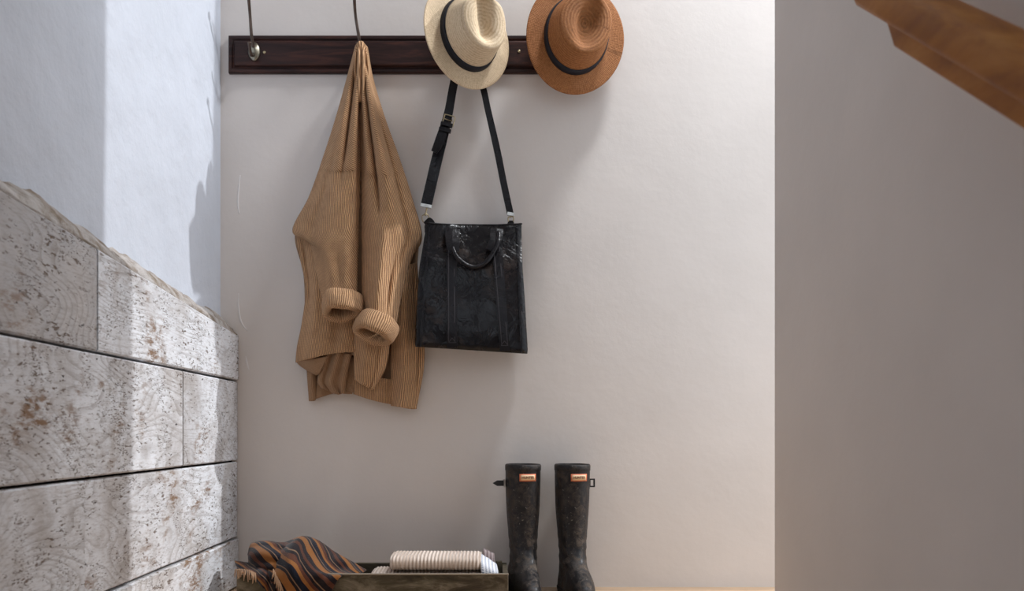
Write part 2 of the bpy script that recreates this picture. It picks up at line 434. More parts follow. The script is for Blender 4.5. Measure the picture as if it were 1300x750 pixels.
back = box('backing', (XL-.02, ynear+.01, .002), (XP-.020, yfar-.001, Z1), GAP, wl)
# crumbling mortar edge where the plaster meets the plank tops
P = []
for i in range(121):
    y = ynear + (yfar-.001-ynear)*i/120; zt = slope(y); q = mnoise.noise(Vector((y*7, 2, 5))); q2 = mnoise.noise(Vector((y*19, 7, 5)))
    hh = .058 + .020*q + .010*q2
    row = [Vector((XP-.016, y, zt-.012))]
    for k in range(9):
        t = k/8
        rr = mnoise.noise(Vector((y*14, t*3, 8)))*.007 + mnoise.noise(Vector((y*40, t*9, 8)))*.003
        row.append(Vector((XP-.006 + (XL+.002-XP)*t**1.5 + rr*(1-t*.5), y, zt - .002 + hh*t + (rr*.5))))
    row.append(Vector((XL-.015, y, zt+hh+.01)))
    P.append(row)
grid('mortar_edge', P, MORTAR, wl)['label'] = 'crumbling mortar edge above the planks'

# ------------------------------------------------------------------ handrail on the right wall
pitch = .742
def rail_piece(name, prof, yn, yf, zref, yref, parent, mat=OAK, shear=0):
    rows = []
    for k in range(13):
        y = yn + (yf-yn)*k/12
        rows.append([Vector((x, y + shear*z, zref - pitch*(yref-y-shear*z) + z)) for x, z in prof])
    # rail climbs away from the viewer
    return bevel(grid(name, rows, mat, parent, closed_u=True, cap=True), .004, 2, 50)
hr = empty('handrail', (.565, .2, .6), 'varnished oak stair handrail climbing along the shaded wall', 'handrail')
cap = []
for a in range(0, 181, 15):
    cap.append((.5625 + .0325*math.cos(R(a)), .034 + .026*math.sin(R(a))))
cap = [(.595, .0)] + cap + [(.530, .0)]
cap = [(.592, .0), (.595, .010)] + cap[1:-1] + [(.530, .010), (.534, .0)]
ye = 1.262
rail_piece('rail_cap', cap, .12, ye, 1.1125, ye, hr)
rail_piece('rail_fillet', [(.548, -.034), (.580, -.034), (.580, .004), (.548, .004)], .12, 1.203, 1.1125 - pitch*(ye-1.203), 1.203, hr, shear=.8)
br = tube('rail_bracket', [(XR-.001, .42, .40), (.57, .42, .40), (.564, .42, .47)], .008, IRON, hr)

# ------------------------------------------------------------------ coat rack
rk = empty('coat_rack', W(521, 91, 0) + Vector((0, -.0, 0)), 'dark wooden wall coat rack with moulded edges and curved hooks', 'coat rack')
def rack_board():
    x0, x1 = W(289, 67, .02).x, W(753, 67, .02).x; z0, z1 = W(0, 91.5, .02).z, W(0, 43.5, .02).z
    cx, cz = (x0+x1)/2, (z0+z1)/2; hx, hz = (x1-x0)/2, (z1-z0)/2
    levels = [(0, 0.0005), (0, .012), (.003, .016), (.012, .016), (.015, .012), (.018, .012), (.022, .021), (.027, .022)]
    rows = []
    for ins, off in levels:
        a, b = hx-ins, hz-ins
        rows.append([Vector((cx-a, D-off, cz-b)), Vector((cx+a, D-off, cz-b)), Vector((cx+a, D-off, cz+b)), Vector((cx-a, D-off, cz+b))])
    return grid('board', rows, MAHOG, rk, closed_u=True, cap=True, smooth=False)
bevel(rack_board(), .0015, 2)
def screw(px, py):
    c = W(px, py, .022); rows = []
    for r, f in ((.0046, -.001), (.0046, .0012), (.003, .0022), (.0012, .0025)):
        rows.append([c + Vector((r*math.cos(q), -f, r*math.sin(q))) for q in [2*math.pi*k/14 for k in range(14)]])
    o = grid('screw', rows, BRASS, rk, closed_u=True, cap=True); o['label'] = 'small brass screw head'
for p in ((335.5, 66.5), (659, 65)): screw(*p)
def hook(px, lean):
    """oval rosette, long upper arm with a knob, short lower arm"""
    c = W(px, 66, .022); rows = []
    for r, f in ((1, 0), (1, .004), (.86, .008), (.6, .0095), (.45, .013), (.2, .014)):
        rows.append([c + Vector((.0185*r*math.cos(q), -f, .029*r*math.sin(q))) for q in [2*math.pi*k/28 for k in range(28)]])
    hk = grid('hook', rows, PLATE, rk, closed_u=True, cap=True); hk['label'] = 'curved bronze coat hook on oval rosette'
    a = c + Vector((0, -.010, .010))
    tip = W(px - 8 + lean, -19, .105)
    top = tip + Vector((0, 0, 0))
    m1 = a + Vector((-.003, -.012, .030)); m2 = (a*.45 + top*.55) + Vector((-.006, .016, .0)); m3 = a*.2 + top*.8 + Vector((-.003, .004, 0))
    ar = tube('arm', [a, m1, m2, m3, top], [.0055, .005, .0045, .005, .006], IRON, hk, steps=28)
    kn = []
    for i in range(9):
        th = math.pi*i/8
        kn.append([top + Vector((.0125*math.sin(th)*math.cos(q), .0125*math.sin(th)*math.sin(q), .010*math.cos(th))) for q in [2*math.pi*k/14 for k in range(14)]])
    grid('knob', kn, IRON, hk, closed_u=True)
    b = c + Vector((0, -.010, -.012))
    tube('arm', [b, b + Vector((0, -.022, -.012)), b + Vector((0, -.036, -.008)), b + Vector((0, -.046, .008)), b + Vector((0, -.047, .016))], [.0058, .005, .0048, .005, .007], IRON, hk, steps=24)
for px, ln in ((323, 0), (458, -1), (587, 0), (719, 0)): hook(px, ln)

# ------------------------------------------------------------------ hats
def hat(name, label, c, A, B, ca, cb, hgt, straw, tilt_r, tilt_d, spin, pinch, dent, curl, taper):
    """c: brim centre; (A,B) brim half axes, (ca,cb) crown half axes; local z points out of the hat's crown, y to its front"""
    e = empty(name, c, label, 'hat', 'straw hats on the coat rack')
    # local -> world: x right, y up, z towards viewer
    base = Matrix(((1,0,0),(0,0,-1),(0,1,0)))
    rot = Matrix.Rotation(R(tilt_r), 3, 'Z') @ Matrix.Rotation(R(tilt_d), 3, 'X') @ base @ Matrix.Rotation(R(spin), 3, 'Z')
    Wd = lambda x, y, z: c + rot @ Vector((x, y, z))
    NA = 96
    def brimz(q, s):
        return curl(q)*s*s
    def crown_r(q, t):
        """radius factor at angle q, height t 0..1"""
        f = 1 - taper*t - .02*t*t
        fr = math.exp(-((math.atan2(math.sin(q-math.pi/2), math.cos(q-math.pi/2)))/.9)**2)
        f *= 1 - .10*fr*t*t
        for s_ in (-1, 1):
            d = math.atan2(math.sin(q-math.pi/2-s_*.62), math.cos(q-math.pi/2-s_*.62)); f *= 1 - pinch*math.exp(-(d/.30)**2)*max(0, (t-.15)/.85)**1.2
        return f
    def rimh(q): return hgt*(1 + .06*math.sin(q) - .05*math.cos(2*q))
    rows, uv = [], []
    # brim from outer edge (double: underside first) to crown base
    for s, dz in ((.0, -.003), (.5, -.003), (1, -.003), (1.008, -.0015), (1, 0)):
        rows.append([Wd((ca+(A-ca)*s)*math.cos(q), (cb+(B-cb)*s)*math.sin(q), brimz(q, s)+dz) for q in [2*math.pi*k/NA for k in range(NA)]])
        uv.append([(k/NA*7, s*1.4) for k in range(NA)])
    for i in range(1, 11):
        s = 1 - i/10
        rows.append([Wd((ca+(A-ca)*s)*math.cos(q), (cb+(B-cb)*s)*math.sin(q), brimz(q, s) + (.004*(1-s)**6)) for q in [2*math.pi*k/NA for k in range(NA)]])
        uv.append([(k/NA*7, s*1.4) for k in range(NA)])
    br_ = grid('brim', rows, straw, e, closed_u=True, uv=uv)
    rows, uv = [], []
    for i in range(13):
        t = i/12
        rows.append([Wd(ca*crown_r(q, t)*math.cos(q), cb*crown_r(q, t)*math.sin(q), rimh(q)*t) for q in [2*math.pi*k/NA for k in range(NA)]])
        uv.append([(k/NA*6, t*1.2) for k in range(NA)])
    for i in range(1, 19):
        s = 1 - i/18
        row = []
        for k in range(NA):
            q = 2*math.pi*k/NA; f = crown_r(q, 1); x = ca*f*math.cos(q)*s; y = cb*f*math.sin(q)*s
            rr = rimh(q)*(s) + hgt*(1-s)
            shoulder = .010*(math.sqrt(max(0, 1-(s-.0)**8)))            # rounded over
            row.append(Wd(x, y, rr + shoulder - dent(x, y, s)))
        rows.append(row); uv.append([(k/NA*6, 1.2 + (1-s)*.8) for k in range(NA)])
    grid('crown', rows, straw, e, closed_u=True, uv=uv)
    rows, uv = [], []
    for t, g in ((.0, .001), (.015, .0028), (.24, .0028), (.245, .0005)):
        rows.append([Wd((ca*crown_r(q, t)+g)*math.cos(q), (cb*crown_r(q, t)+g)*math.sin(q), .003 + rimh(q)*t) for q in [2*math.pi*k/NA for k in range(NA)]])
        uv.append([(k/NA*2, t) for k in range(NA)])
    bd = grid('hat_band', rows, BAND, e, closed_u=True, uv=uv); bd['label'] = 'black ribbon hat band'
    return e, Wd, crown_r
def dent_c(x, y, s):
    # long narrow centre crease, deepest to the front
    k = math.exp(-((x/.024)**2)) * (1 if y > -.035 else math.exp(-((y+.035)/.028)**2))
    return .034*k*min(1, (1-s)*4)
hat('straw_hat', 'pale cream straw fedora with black band, hung over the black bag strap', W(594, 45, .128), .150, .158, .092, .110, .108, STRAW_C,
    28, -2, 8, .13, dent_c, lambda q: -.014*max(0, math.cos(q))**1.5 + .012*max(0, -math.cos(q)) - .010*math.sin(q)**2, .17)
def dent_b(x, y, s):
    a = (x-.006)/(.030 - .10*max(-.12, min(.12, y-.01))*1.0*.6); b = (y+.004)/.072
    d = a*a + b*b
    return .026*math.exp(-d**1.6) * min(1, (1-s)*4)
hat('straw_hat', 'brown straw fedora with thin black band at the end of the rack', W(731, 46, .088), .156, .178, .100, .122, .098, STRAW_B,
    13, -1, -14, .06, dent_b, lambda q: .006*math.cos(2*q) - .004, .17)

# ------------------------------------------------------------------ cardigan
cg = empty('cardigan', W(456, 519, .03), 'camel brown ribbed knit cardigan with rolled cuffs hanging from a hook', 'cardigan')
def folds(*fs):
    """each: (centre u at top, centre u at bottom, width, depth, v0, v1) ridge(+)/valley(-)"""
    def f(u, v):
        z = 0
        for c0, c1, w, dp, v0, v1 in fs:
            k = c0 + (c1-c0)*v; g = math.exp(-((u-k)/w)**2)
            e = min(1, max(0, (v-v0)/.12)) * min(1, max(0, (v1-v)/.18))
            z += dp*g*e
        z += .0022*math.sin(u*17 + v*9)*v
        return z
    return f
# left sleeve with its shoulder
net = [[(452,58,.072),(454,56,.082),(456,55,.084),(459,56,.080)],
       [(441,100,.050),(446,101,.092),(452,101,.100),(458,100,.074)],
       [(427,150,.042),(437,151,.105),(448,151,.116),(457,150,.076)],
       [(411,200,.036),(427,202,.112),(444,202,.125),(457,200,.080)],
       [(393,250,.030),(416,254,.116),(440,253,.132),(456,250,.086)],
       [(372,293,.058),(407,297,.128),(438,294,.138),(455,290,.090)],
       [(393,308,.092),(414,325,.144),(438,325,.150),(454,322,.100)],
       [(402,345,.106),(420,352,.154),(438,352,.158),(453,350,.110)],
       [(410,381,.095),(422,382,.160),(440,381,.166),(453,380,.120)]]
patch('sleeve', net, KNIT, cg, 50, 90, folds((.30,.20,.10,.016,.02,.5), (.55,.5,.07,-.026,.0,.5), (.80,.80,.09,.018,.0,.55), (.35,.15,.07,-.016,.25,.75), (.7,.75,.12,.012,.5,1.0), (.45,.55,.10,-.010,.66,.98)), slant=(.40, 38, .25))
# right sleeve with its shoulder
net = [[(456,56,.080),(459,55,.084),(462,56,.082),(466,60,.070)],
       [(458,100,.078),(462,101,.104),(467,101,.094),(473,100,.048)],
       [(458,150,.080),(467,151,.118),(477,151,.106),(488,150,.040)],
       [(459,200,.082),(473,202,.126),(489,202,.112),(506,200,.034)],
       [(460,250,.088),(479,253,.134),(500,253,.116),(522,250,.028)],
       [(460,290,.094),(482,294,.142),(508,296,.116),(535,300,.030)],
       [(460,318,.100),(480,324,.152),(502,326,.124),(524,324,.052)],
       [(460,345,.108),(478,351,.160),(496,354,.136),(515,350,.070)],
       [(460,373,.116),(475,381,.168),(492,386,.150),(508,381,.085)],
       [(460,396,.122),(474,402,.174),(489,408,.158),(503,410,.100)]]
patch('sleeve', net, KNIT, cg, 50, 90, folds((.22,.10,.07,.014,.0,.5), (.42,.30,.06,-.026,.0,.55), (.62,.55,.09,.018,.0,.6), (.8,.72,.06,-.020,.15,.8), (.40,.42,.08,.016,.45,1.0), (.62,.66,.06,-.020,.55,1.0)), slant=(.42, 50, .12))
# gathered collar loop over the hook
patch('collar', [[(453,57,.092),(456,53,.098),(460,53,.098),(464,58,.090)], [(451,72,.100),(456,72,.110),(461,72,.110),(466,74,.094)], [(450,95,.100),(456,95,.112),(462,95,.112),(468,96,.094)], [(451,130,.096),(456,130,.104),(461,130,.104),(466,130,.090)]],
      KNIT, cg, 36, 30, lambda u, v: .007*math.cos(u*19)*min(1, v*4), .005)
# deep centre fold seen between the sleeves
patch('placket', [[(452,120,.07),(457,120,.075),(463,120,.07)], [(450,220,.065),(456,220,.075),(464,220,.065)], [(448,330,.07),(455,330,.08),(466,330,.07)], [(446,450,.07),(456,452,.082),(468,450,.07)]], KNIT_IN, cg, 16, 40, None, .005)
# back of the body against the wall
net = [[(440,110,.020),(456,110,.024),(474,110,.020)],
       [(398,240,.016),(455,240,.026),(518,240,.016)],
       [(375,296,.014),(455,300,.030),(531,300,.014)],
       [(386,350,.014),(458,350,.036),(529,350,.014)],
       [(388,420,.012),(458,420,.038),(532,420,.012)],
       [(390,470,.012),(458,470,.034),(534,470,.012)],
       [(393,508,.012),(444,498,.034),(527,518,.014)]]
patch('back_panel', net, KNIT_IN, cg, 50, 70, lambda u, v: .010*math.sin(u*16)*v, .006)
# left front: hangs behind the left sleeve
net = [[(376,296,.034),(400,300,.060),(430,300,.074),(455,300,.066)],
       [(382,330,.034),(404,335,.074),(430,335,.086),(455,335,.070)],
       [(389,366,.036),(406,370,.082),(432,370,.092),(456,370,.074)],
       [(384,410,.034),(404,412,.088),(430,410,.096),(455,408,.078)],
       [(378,440,.034),(402,438,.094),(428,434,.100),(454,430,.080)],
       [(376,460,.036),(402,453,.098),(428,448,.102),(453,447,.082)]]
patch('front_panel', net, KNIT, cg, 50, 60, folds((.28,.22,.10,.012,.2,1.3), (.62,.66,.13,-.010,.2,1.3), (.12,.1,.05,-.01,.0,.6)))
# its hem turned under
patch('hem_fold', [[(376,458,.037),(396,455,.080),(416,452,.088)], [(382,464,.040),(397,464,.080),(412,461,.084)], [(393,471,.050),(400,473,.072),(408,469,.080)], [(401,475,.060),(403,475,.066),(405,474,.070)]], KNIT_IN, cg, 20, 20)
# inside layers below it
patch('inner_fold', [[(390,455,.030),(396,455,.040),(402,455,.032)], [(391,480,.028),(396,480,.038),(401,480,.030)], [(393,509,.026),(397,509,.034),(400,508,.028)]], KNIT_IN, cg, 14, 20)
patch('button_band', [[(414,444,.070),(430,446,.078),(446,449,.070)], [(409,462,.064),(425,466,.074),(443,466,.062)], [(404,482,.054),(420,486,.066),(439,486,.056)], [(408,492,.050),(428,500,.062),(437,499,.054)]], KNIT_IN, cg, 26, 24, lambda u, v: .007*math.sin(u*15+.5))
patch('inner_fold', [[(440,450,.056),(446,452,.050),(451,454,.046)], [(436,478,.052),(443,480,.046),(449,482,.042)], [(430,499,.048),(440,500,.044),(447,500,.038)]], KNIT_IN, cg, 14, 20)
# middle flap with its pointed corner
net = [[(450,420,.080),(468,418,.098),(482,418,.092),(495,418,.066)],
       [(450,445,.082),(467,446,.102),(482,446,.094),(493,446,.066)],
       [(450,464,.080),(466,468,.100),(478,468,.090),(489,466,.064)],
       [(451,480,.078),(462,486,.092),(472,489,.086),(481,482,.064)],
       [(452,482,.076),(462,488,.086),(471,494,.080),(474,494,.070)]]
patch('front_flap', net, KNIT, cg, 36, 40, folds((.3,.3,.12,.006,-.2,1.4), (.6,.6,.08,-.008,-.2,1.4)))
# right front
net = [[(500,335,.040),(512,335,.062),(522,335,.052),(529,333,.028)],
       [(496,380,.044),(512,380,.062),(524,380,.046),(532,380,.028)],
       [(496,430,.044),(514,432,.062),(528,432,.044),(538,432,.026)],
       [(497,470,.042),(513,472,.066),(527,472,.048),(537,470,.026)],
       [(497,515,.040),(510,517,.072),(521,519,.054),(528,519,.026)]]
patch('front_panel', net, KNIT, cg, 36, 60, folds((.35,.3,.13,.010,.0,1.3), (.75,.72,.08,-.008,.0,1.3)))
patch('back_hem', [[(448,478,.044),(472,478,.052),(500,482,.046)], [(449,500,.042),(473,508,.052),(500,514,.044)]], KNIT, cg, 26, 12)
def cuff(px, py, off, ang, hw, hd, length, th, pitchd):
    """rolled cuff: thick soft ring; ang = roll in the picture, pitchd = opening tipped to the viewer"""
    c = W(px, py, off); NA = 60
    rot = Matrix.Rotation(R(ang), 3, 'Y') @ Matrix.Rotation(R(pitchd), 3, 'X')
    prof = []                                   # rounded rectangle around (radial, axial)
    for k in range(20):
        q = 2*math.pi*k/20; sx = abs(math.cos(q))**.6*math.copysign(1, math.cos(q)); sz = abs(math.sin(q))**.75*math.copysign(1, math.sin(q))
        prof.append((sx*th/2, sz*length/2))
    rows, uv = [], []
    per = 2*math.pi*math.sqrt((hw*hw+hd*hd)/2)
    for k in range(NA+1):
        q = 2*math.pi*k/NA; row = []
        wob = .003*math.sin(3*q+px) + .002*math.sin(5*q)
        for a, z in prof:
            r = a + wob + .004*(z/length)
            row.append(c + rot @ Vector(((hw+r)*math.cos(q), (hd+r)*math.sin(q), z + .005*math.sin(2*q+1))))
        rows.append(row); uv.append([(k/NA*per, j*.01) for j in range(20)])
    o = grid('cuff', rows, KNIT, cg, closed_u=True, uv=uv); o['label'] = 'thick rolled knit cuff'
cuff(434, 387, .150, -3, .048, .036, .068, .027, -30)
cuff(477, 416, .158, 20, .051, .036, .068, .029, -32)

# ------------------------------------------------------------------ shoulder bag
bg_ = empty('tote_bag', W(600, 450, .06), 'black crinkled leather tote bag hung from its shoulder strap', 'bag')
prof = [  # v, left, right px, top/bottom y left, right, thickness
    (0.0, 541, 663, 283, 284, .034), (.12, 537, 663.5, 303, 304, .050), (.35, 531, 665, 338, 341, .082), (.6, 528, 668, 378, 384, .100), (.85, 526, 670.5, 418, 426, .112), (.96, 525.5, 671.5, 436, 444, .114), (1.0, 526, 671, 440, 449, .108)]
def bag_at(v, a):
    """a: angle round the section"""
    for i in range(len(prof)-1):
        if prof[i][0] <= v <= prof[i+1][0]: break
    p, q = prof[i], prof[i+1]; t = (v-p[0])/(q[0]-p[0]); L, Rr, yl, yr, th = [p[k]+(q[k]-p[k])*t for k in range(1, 6)]
    ca, sa = math.cos(a), math.sin(a)
    ex = .32; x = math.copysign(abs(ca)**ex, ca); s = math.copysign(abs(sa)**ex, sa)
    u = (x+1)/2
    # gusset folds inwards at the sides, front belly bulges
    fold = max(0, 1 - abs(s)*1.4)*.030*min(1, v*3 + .25)*(1 - .35*v)
    off = .016 + .046*max(0, 1-u*2.4) + th*(s+1)/2*(1 - .30*max(0, 1-u*2.4)) + (.010*math.sin(math.pi*u)*math.sin(math.pi*min(1, v*1.02)) if s > 0 else 0)
    off += .004*mnoise.noise(Vector((u*5, v*5, s)))*(1 if s > 0 else 0) + (.006*math.sin(u*9+1)*(1-v)**3 if s > 0 else 0)
    px = L + (Rr-L)*u; py = yl + (yr-yl)*u + (2.5*math.sin(math.pi*u) if v < .02 else 0)
    P_ = W(px, py, off); P_.x -= x*fold
    return P_
rows = []; NA = 120; NV = 50
for i in range(NV+1):
    v = i/NV; rows.append([bag_at(v, 2*math.pi*(j+.5)/NA) for j in range(NA)])
body = grid('bag_body', rows, LEATHER, bg_, closed_u=True, cap=False)
# closed bottom and shadowed mouth
cb = sum(rows[-1], Vector())/NA
obj('bag_bottom', rows[-1] + [cb], [(j, (j+1) % NA, NA) for j in range(NA)], LEATHER, bg_)
ins = [(p + (sum(rows[0], Vector())/NA - p)*.06) + Vector((0, 0, -.02)) for p in rows[0]]
obj('bag_lining', ins + [sum(ins, Vector())/NA], [(j, (j+1) % NA, NA) for j in range(NA)], LINING, bg_)
rim = tube('rim_piping', [rows[0][k] for k in range(0, NA, 2)], .0028, LEATHER_S, bg_, 8, 120, closed=True)
def front(px, v):
    """a point on the bag's front face near pixel column px"""
    best = min((bag_at(v, 2*math.pi*(j+.5)/400) for j in range(0, 200)), key=lambda p: abs(VX + p.x/p.y*F - px) - (D-p.y)*50)
    return best
def bag_off(px, v): return D - front(px, v).y
def strip(name, pxs, w, v0, v1, lift, mat, th=.003):
    pts = []
    for k in range(9):
        v = v0 + (v1-v0)*k/8; px = pxs[0] + (pxs[1]-pxs[0])*k/8
        q = front(px, v); o = D - q.y; pts.append((px, VY - (q.z-H)/q.y*F, o + lift))
    return ribbon(name, pts, [w]*9, th, mat, bg_, 30)
strip('front_strap', (573, 574), 13, .10, .985, .006, LEATHER_S); strip('front_strap', (630, 641), 13, .10, .985, .006, LEATHER_S)
strip('edge_seam', (545, 534), 2.2, .03, .99, .002, LEATHER_S); strip('edge_seam', (656, 662), 2.2, .03, .99, .002, LEATHER_S)
for a, b in ((569.5, 569.5), (576.5, 577.5), (626.5, 637), (633.5, 644.5)):
    strip('stitching', (a, b), .9, .16, .93, .0080, THREAD, .001)
def tabbox(px, v, w, h_): 
    q = front(px, v); y = VY - (q.z-H)/q.y*F; o = D-q.y + .009
    for a, b in (((-w, h_), (0, 0)), ((w, h_), (0, 0)), ((-w, h_), (w, h_))):
        ribbon('stitching', [(px+a[0], y+a[1], o), (px+(a[0]+b[0])/2, y+(a[1]+b[1])/2, o), (px+b[0], y+b[1], o)], [.8]*3, .001, THREAD, bg_, 4)
tabbox(574, .90, 4.5, 6); tabbox(640.5, .90, 4.5, 6)
# carrying handle folded down over the front
hd = ribbon('handle_tab', [(575,291,.082),(574.5,300,.094),(575,310,.104),(577,320,.108)], [18,18,17,12], .004, LEATHER_S, bg_, 16, .002)
hd2 = ribbon('handle_tab', [(631,290,.074),(630,299,.088),(627,309,.098),(622,318,.104)], [16,16,15,12], .004, LEATHER_S, bg_, 16, .002)
tube('carry_handle', [W(574,314,.110), W(579,325,.116), W(590,335,.118), W(602,339,.119), W(614,335,.117), W(624,324,.112), W(632,308,.104), W(633,294,.090)], .0068, LEATHER_S, bg_, 12, 40)
# hardware and the strap up to the hook
strap = ribbon('shoulder_strap', [(586,76,.075),(580,90,.060),(575,112,.050),(570,140,.042),(563,170,.038),(554,205,.036),(547,235,.036),(541,261,.038)], [10,10,10.5,11,13,14,14,14], .004, LEATHER_S, bg_, 50)
strap2 = ribbon('shoulder_strap', [(588,76,.075),(600,88,.066),(612,108,.056),(620,142,.048),(631,190,.044),(640,235,.040),(648,272,.038)], [9,8,8,8,8.5,8.5,8.5], .004, LEATHER_S, bg_, 50)
ribbon('strap_fold', [(586,80,.078),(588,74,.084),(591,80,.078)], [9,9,9], .004, LEATHER_S, bg_, 10)
ribbon('strap_tail', [(569,150,.050),(563,165,.054),(557,182,.058),(551,193,.066)], [11,11.5,12,8], .0035, LEATHER_S, bg_, 20)
for k, y in enumerate((158, 165)):
    x = 567 - k*2.2
    ribbon('strap_keeper', [(x-7.5, y-1.5, .058), (x, y, .060), (x+7.5, y+2, .058)], [4.5, 4.5, 4.5], .010, LEATHER_S, bg_, 8)
def ring(name, pts, r, mat): return tube(name, [W(*p) for p in pts], r, mat, bg_, 8, 32, closed=True)
ring('buckle', [(565,145,.052),(571,146.5,.052),(577.5,149,.052),(576,156,.052),(574,161,.052),(567,159,.052),(562,156.5,.052),(563.5,150,.052)], .0018, BRASS)
tube('buckle_pin', [W(575,154,.056), W(568,152,.060), W(563,150,.056)], .0013, BRASS, bg_, 6, 8)
for pts, nm in (([(534,260,.040),(548,262.5,.040)], 0), ([(644,271,.042),(652.5,272.5,.042)], 1)):
    (x0, y0, o0), (x1, y1, o1) = pts
    ribbon('strap_clamp', [(x0, y0, o0), ((x0+x1)/2, (y0+y1)/2, o0), (x1, y1, o1)], [4, 4, 4], .008, STEEL, bg_, 4)
tube('swivel_clip', [W(542,264,.040), W(541,269,.040), W(540,274,.040)], [.003, .0022, .003], BRASS, bg_, 8, 8)
ring('strap_ring', [(536,274,.040),(540,271.5,.042),(544,274,.040),(543.5,280,.036),(540,283,.034),(536.5,280,.036)], .0017, BRASS)
tube('swivel_clip', [W(648.5,273,.040), W(648.5,276,.040)], [.0028, .0022], BRASS, bg_, 8, 6)
ring('strap_ring', [(645,276,.040),(648.5,274.5,.042),(652,276,.040),(651.5,281,.036),(648.5,284,.034),(645.5,281,.036)], .0016, BRASS)
ribbon('ring_tab', [(541,279,.036),(545,283,.044),(546,289,.052),(545,296,.056)], [9,13,14,12], .004, LEATHER_S, bg_, 12)
ribbon('ring_tab', [(648.5,280,.034),(648.5,285,.040),(648.5,292,.050)], [6,9,9], .003, LEATHER_S, bg_, 8)

# ------------------------------------------------------------------ boots
def outline(z, wtop, dtop, wan, dan, side):
    """half width, front y, back y, centre x at height z; y towards the toe is negative"""
    keys = [  # z, half width, front, back, cx
        (.000, .047, -.205, .070, .006), (.018, .049, -.208, .072, .006), (.040, .048, -.200, .070, .006), (.058, .045, -.180, .068, .005), (.074, .042, -.145, .066, .003),
        (.092, .040, -.108, .064, .001), (.115, .0395, -.083, .062, 0), (.150, .0415, -.070, .062, 0), (.200, .0455, -.066, .066, 0), (.260, .0500, -.066, .070, 0), (.330, .0525, -.066, .070, 0), (.392, .0535, -.066, .068, 0)]
    for i in range(len(keys)-1):
        if keys[i][0] <= z <= keys[i+1][0]: break
    V = [Vector((k[1], k[2], 0)) for k in keys]; U = [Vector((k[3], k[4], 0)) for k in keys]
    t = (i + (z-keys[i][0])/(keys[i+1][0]-keys[i][0]))/(len(keys)-1)
    a, b = spl(V, t), spl(U, t); return a.x, a.y, b.x, b.y*side
def boot(px, off, label, side, turn, lean):
    c = W(px, 548, off); c.z = 0
    e = empty('rubber_boot', c, label, 'boot', 'pair of rubber boots by the wall'); e.rotation_euler = (0, 0, R(turn))
    bpy.context.view_layer.update()
    NA = 56
    def sec(z, grow=0.0):
        hw, fy, by, cx = outline(z, 0, 0, 0, 0, side); row = []
        cy = (fy+by)/2 if z > .13 else by - .068
        for k in range(NA):
            q = 2*math.pi*k/NA; x = math.cos(q); y = math.sin(q)
            if y < 0: ex = .72 if z < .08 else 1.0; yy = -(abs(y)**(1.0))*(cy-fy)
            else: yy = y*(by-cy)
            # foot outline: waist narrower behind the ball
            wf = 1.0
            if z < .09: wf = 1 - .10*math.exp(-((yy+.05)/.035)**2)*(1 if x*side < 0 else .4)
            xx = math.copysign(abs(x)**.86, x)*hw*wf
            wr = .0014*math.sin(z*190 + 2*q)*math.exp(-((z-.13)/.05)**2)
            row.append(Vector((cx + xx*(1+grow) + lean*z + wr*math.cos(q), cy + yy*(1+grow) + wr*math.sin(q), z)))
        return row
    zs = [.012 + .08*i/14 for i in range(15)] + [.092 + .30*i/30 for i in range(1, 31)]
    rows = [sec(z) for z in zs]
    top = [Vector((p.x*1, p.y*1, p.z)) for p in rows[-1]]
    ctr = sum(top, Vector())/NA
    def shr(k, dz): return [ctr + (p-ctr)*k + Vector((0, 0, dz)) for p in top]
    rows += [shr(.975, .002), shr(.95, 0), shr(.93, -.03), shr(.90, -.12)]
    sh = grid('boot_shell', rows, RUBBER, e, closed_u=True, cap=True); sh.matrix_parent_inverse = Matrix.Identity(4)
    bandr = [sec(z, g) for z, g in ((.374, .004), (.376, .022), (.390, .022), (.3915, .004))]
    b = grid('top_band', bandr, RUBBER, e, closed_u=True); b.matrix_parent_inverse = Matrix.Identity(4)
    so = grid('sole', [sec(0.0, .02), sec(.004, .045), sec(.018, .045), sec(.021, .01)], SOLE, e, closed_u=True, cap=True); so.matrix_parent_inverse = Matrix.Identity(4)
    # instep reinforcement
    # side strap and buckle
    zz = .336; hw, fy, by, cx = outline(zz, 0, 0, 0, 0, side)
    sx = cx + lean*zz + side*(hw - .002)
    def loc(n, v, f, m, **k):
        o = obj(n, v, f, m, e, **k); o.matrix_parent_inverse = Matrix.Identity(4); return o
    def lbox(n, lo, hi, m, bev=.001):
        o = box(n, lo, hi, m, e, bev); o.matrix_parent_inverse = Matrix.Identity(4); return o
    return e, sec, lbox, loc, sx, zz, NA
